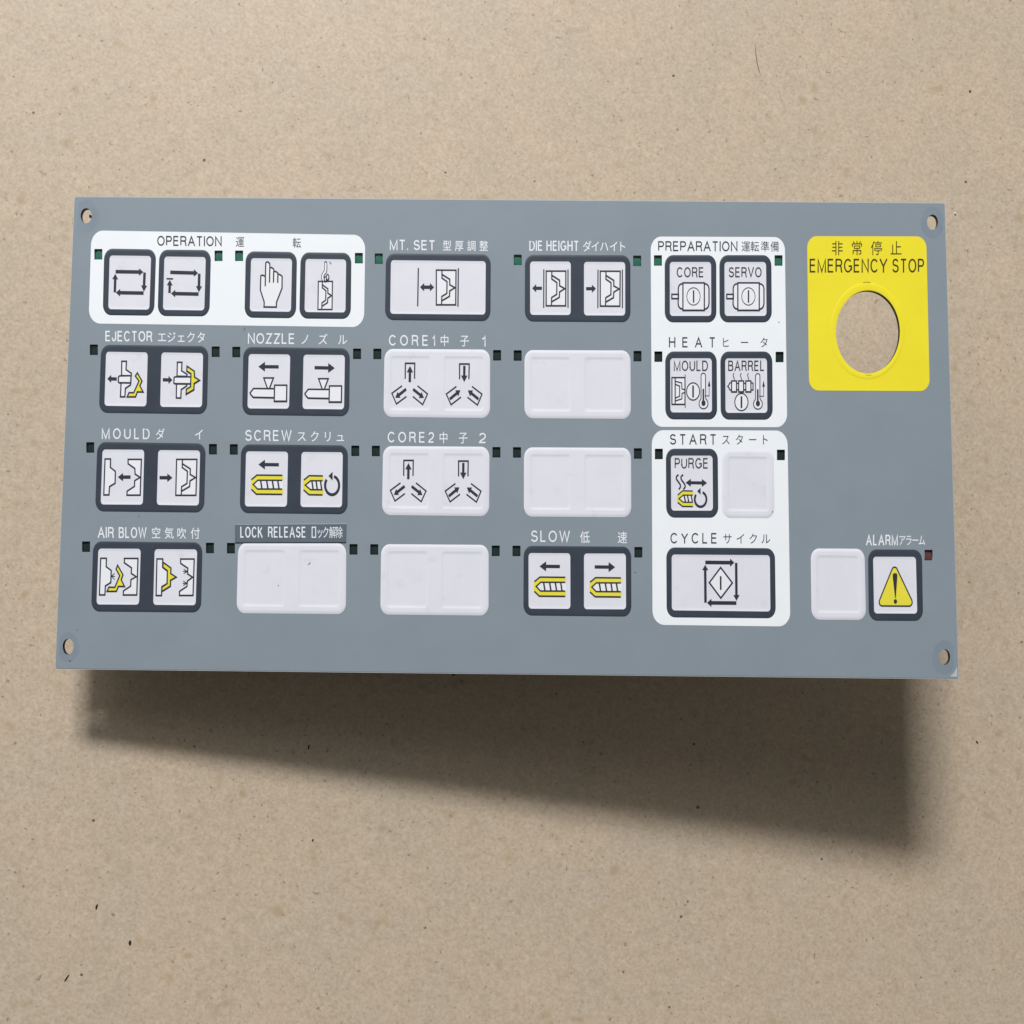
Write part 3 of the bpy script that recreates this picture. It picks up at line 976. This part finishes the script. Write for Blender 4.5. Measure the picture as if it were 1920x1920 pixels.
# SLOW
k = make_key(((981.9, 1023.4), (1183.4, 1025), (1183.75, 1156.25), (981.25, 1153.9)),
             [((991, 1037), (1069.3, 1037.4), (1069.5, 1141.7), (991.2, 1141.2)), ((1095, 1037.8), (1173.4, 1038), (1173.8, 1142.5), (1095, 1142.2))],
             True, 'double dark framed slow screw key')
d = Draw(V4d, ZS)
d.arrow((703, 525), (459, 523), 30, 78, 92); d.arrow((1120, 530), (1365, 533), 30, 78, 92)
screw(d, 68, 8); screw(d, 736, 15)
d.build('symbol', k)

# CYCLE
k = make_key(((1249.2, 1026.25), (1453, 1028), (1454.7, 1159.5), (1250, 1157.7)),
             [((1259.4, 1039.7), (1443.4, 1041), (1444.5, 1146.6), (1259.7, 1144.4))], True, 'wide dark framed CYCLE start key')
d = Draw(V4e, ZS)
d.arrow((783, 412), (1131, 415), 33, 50, 76); d.arrow((1154, 418), (1158, 872), 30, 52, 74)
d.arrow((1157, 900), (805, 897), 33, 52, 76); d.arrow((786, 895), (782, 440), 30, 50, 72)
d.shape([(968, 474), (1108, 658), (970, 840), (832, 655)], 'fill', 16)
d.line([(968, 578), (969, 740)], 20, lift=5)
d.build('symbol', k)

# ALARM
k = make_key(((1627.3, 1030.2), (1728.6, 1030.5), (1730.8, 1164.2), (1629, 1163.75)),
             [((1637, 1043.9), (1717.2, 1044.2), (1719.8, 1150.5), (1639, 1150.2))], True, 'dark framed key with yellow warning triangle')
d = Draw(V4f, ZS)
d.shape([(1106, 492), (1117, 475), (1135, 469), (1153, 474), (1164, 490), (1343, 868), (1347, 895), (1338, 922), (1318, 937), (980, 935),
         (958, 920), (950, 893), (955, 864)], 'yellow_ink', 11)
d.poly([(1112, 562), (1120, 546), (1140, 540), (1160, 546), (1168, 562), (1167, 600), (1150, 838), (1141, 838), (1114, 600)], 'ink', 4)
d.oval((1145, 881), 20, 28, 0, 'ink', 4)
d.build('symbol', k)

# ------------------------------------------------------------------ the lines of lettering
WT = 0.006
def line(mat, words=(), kana=(), z=Z_PRINT + 0.00004, slope=0.008):
    for w in words:
        L = Letters(mat, z)
        L.word(*w[:5], slope=slope, wide=w[5] if len(w) > 5 else None, weight=2.2 if mat == 'letter_white' else 2.1)
        L.build(panel)
    for items, top, base, w in kana:
        L = Letters(mat, z)
        L.kana(items, top, base, w, slope, weight=WT if mat == 'letter_white' else 0.0)
        L.build(panel)

ZL = 0.00004
W_, D_ = 'letter_white', 'letter_dark'
line(D_, [('OPERATION', 294.8, 415.6, 442, 460.8)], [([('運', 450)], 443.8, 463, 15), ([('転', 556.5)], 446, 464.5, 15)])
line(W_, [('MT.', 730.8, 765.5, 449.2, 468.8), ('SET', 775.5, 816, 450, 469)],
     [([('型', 838.2), ('厚', 861), ('調', 884), ('整', 907)], 451, 470, 15.5)], ZL)
line(W_, [('DIE', 992.5, 1017.5, 451, 470.2), ('HEIGHT', 1024.5, 1085.3, 451.2, 470.4)],
     [([('ダ', 1100.8), ('イ', 1116), ('ハ', 1132.8), ('イ', 1150.5), ('ト', 1167.7)], 452, 471.5, 16)], ZL, 0.004)
line(D_, [('PREPARATION', 1234, 1382.8, 452, 471)], [([('運', 1398.4), ('転', 1415.2), ('準', 1434.4), ('備', 1452.6)], 452.5, 471.5, 15.5)], slope=0.002)
line(W_, [('EJECTOR', 197.5, 285.4, 620.2, 640)], [([('エ', 303.7), ('ジ', 321.6), ('ェ', 339.6), ('ク', 358), ('タ', 376.9)], 622, 642, 16)], ZL)
line(W_, [('NOZZLE', 464.8, 552.5, 624.4, 644.4, 0.86)], [([('ノ', 571.6), ('ズ', 605.8), ('ル', 642.3)], 626, 646, 17)], ZL)
line(W_, [('CORE', 729.2, 803, 627.8, 648, 0.86), ('1', 810, 816, 628.5, 648.5), ('1', 903, 910.5, 630, 649.5)],
     [([('中', 833.5), ('子', 871)], 628, 649, 16)], ZL)
line(D_, [('HEAT', 1254.2, 1341.4, 632, 651.4, 0.86)], [([('ヒ', 1361), ('ー', 1396), ('タ', 1432.4)], 632.5, 651.5, 15.5)], slope=0.002)
line(W_, [('MOULD', 190.8, 280.6, 802.7, 823, 0.84)], [([('ダ', 300.5), ('イ', 372.8)], 804, 824, 16.5)], ZL)
line(W_, [('SCREW', 459.8, 546.6, 806, 826.6, 0.86)], [([('ス', 565.7), ('ク', 590), ('リ', 614.5), ('ュ', 638)], 808, 828, 17)], ZL)
line(W_, [('CORE2', 726.9, 814, 809.4, 829.6, 0.86), ('2', 898.3, 911.3, 811.5, 831)], [([('中', 831.6), ('子', 868.4)], 810, 831, 16)], ZL)
line(D_, [('START', 1256, 1343, 813.8, 833.6, 0.86)], [([('ス', 1361), ('タ', 1386.3), ('ー', 1411.3), ('ト', 1435)], 814.5, 834, 15.5)], slope=0.002)
line(W_, [('AIR', 183.4, 213.5, 988, 1008.5), ('BLOW', 222.5, 274.7, 988.3, 1008.8)],
     [([('空', 292.7), ('気', 317), ('吹', 340.8), ('付', 366)], 989, 1009.5, 16.5)], ZL)
line(W_, [('SLOW', 995.8, 1068.4, 994.6, 1016, 0.86)], [([('低', 1096.6), ('速', 1167)], 996.5, 1018, 17)], ZL)
line(D_, [('CYCLE', 1257, 1344.5, 999, 1019, 0.86)], [([('サ', 1364), ('イ', 1388), ('ク', 1412.3), ('ル', 1436)], 1000, 1019.5, 16.5)], slope=0.003)
line(W_, [('ALARM', 1623.8, 1683.6, 1002.6, 1022.6)], [([('ア', 1691.8), ('ラ', 1704), ('ー', 1716.3), ('ム', 1728.5)], 1003, 1022.5, 12.5)], ZL, 0.002)
L = Letters('letter_olive', Z_PRINT + 0.00004)
L.kana([('非', 1570), ('常', 1606.8), ('停', 1643.3), ('止', 1680)], 452, 478, 20.5, 0.002)
L.word('EMERGENCY', 1518, 1663.5, 485, 511, 0.001, 2.5)
L.word('STOP', 1673, 1732.7, 485, 511, 0.001, 2.5)
L.build(panel)

# tape label of LOCK RELEASE, stuck over the film
tq = ((440.6, 983.3), (649, 981.7), (648.4, 1016.9), (440.3, 1017.3))
t = Mesh()
zt = 0.00042
r0 = rounded(tq, 1.2, 1.6, 0.00001, 3); r1 = rounded(tq, 1.2, 1.6, zt - 0.00006, 3); r2 = rounded(inset(tq, 0.5, 0.6), 1, 1.3, zt, 3)
t.loft([r0, r1, r2], 'tape', smooth=False); t.fill([r2], 'tape')
tp = t.build('label_tape', panel)
L = Letters(W_, zt + 0.00003)
L.word('LOCK', 450.5, 492.3, 987.5, 1008.2, 0.0, weight=2.1)
L.word('RELEASE', 502.5, 573.6, 987.5, 1008.0, 0.0, weight=2.1)
L.pen.line([(585.2, 988.6), (591.8, 988.6), (591.8, 1007.4), (585.2, 1007.4)], 1.7, W_, True, lift=0)
L.kana([('ッ', 600), ('ク', 610.6), ('解', 623.5), ('除', 636.3)], 987.5, 1008.5, 12, 0.0, weight=0.004)
L.build(tp)

# ------------------------------------------------------------------ bits lying on the floor
def bit(name, x, y, length, width, ang, mat, label, cat):
    b = bmesh.new()
    n = 6
    c = on_floor(x, y)
    rows = []
    for i in range(n + 1):
        u = i / n - 0.5
        r = width / 2 * math.sqrt(max(0.0, 1 - (2 * u) ** 2)) + width * 0.06
        bend = 0.18 * length * (0.25 - u * u)
        row = []
        for j in range(8):
            th = j * math.pi / 4
            px, py = u * length, bend + r * math.cos(th) * random.uniform(0.8, 1.1)
            row.append(b.verts.new((px * math.cos(ang) - py * math.sin(ang), px * math.sin(ang) + py * math.cos(ang),
                                    max(0.0, r * 0.7 + r * 0.7 * math.sin(th)))))
        rows.append(row)
    for a, d_ in zip(rows, rows[1:]):
        for j in range(8):
            b.faces.new((a[j], a[(j + 1) % 8], d_[(j + 1) % 8], d_[j]))
    b.faces.new(rows[0][::-1]); b.faces.new(rows[-1])
    me = bpy.data.meshes.new(name); b.to_mesh(me); b.free()
    me.materials.append(M[mat])
    o = bpy.data.objects.new(name, me)
    COL.objects.link(o)
    o.location = c
    o['label'] = label; o['category'] = cat
    return o

bit('fibre', 579, 1401, 0.0026, 0.0006, 1.35, 'grit', 'tiny black fibre inside the shadow below the panel', 'fibre')
bit('floor_mark', 1421.5, 112, 0.0190, 0.0004, 1.73, 'floor_mark', 'long thin brown mark on the floor near the top edge, above PREPARATION', 'floor_mark')  # streak mark on the floor, modelled as a thin strand
bit('fibre', 181.5, 1700, 0.0028, 0.0007, 1.3, 'grit', 'short dark fibre on the floor, highest of three at bottom left', 'fibre')
bit('fibre', 125.5, 1834, 0.0042, 0.0005, 1.0, 'grit', 'slanted thin dark fibre on the floor in the bottom left corner', 'fibre')
bit('grit', 244, 1767, 0.0022, 0.0010, 1.4, 'grit', 'black grain of grit between the fibres at bottom left', 'grit')
bit('grit', 1831.7, 1391, 0.0018, 0.0006, 2.3, 'grit', 'black grain of grit on floor right of the panel shadow', 'grit')
bit('grit', 586.5, 1575, 0.0012, 0.0007, 1.2, 'grit', 'black grain of grit on lit floor below the shadow edge', 'grit')
bit('grit', 1818.5, 171, 0.0012, 0.0008, 0.4, 'grit', 'small dark grain of grit in the dim top right corner', 'grit')
bit('paint_chip', 1790.5, 400.5, 0.0016, 0.0008, 2.2, 'chip', 'tiny white chip on the floor off the top right corner', 'chip')
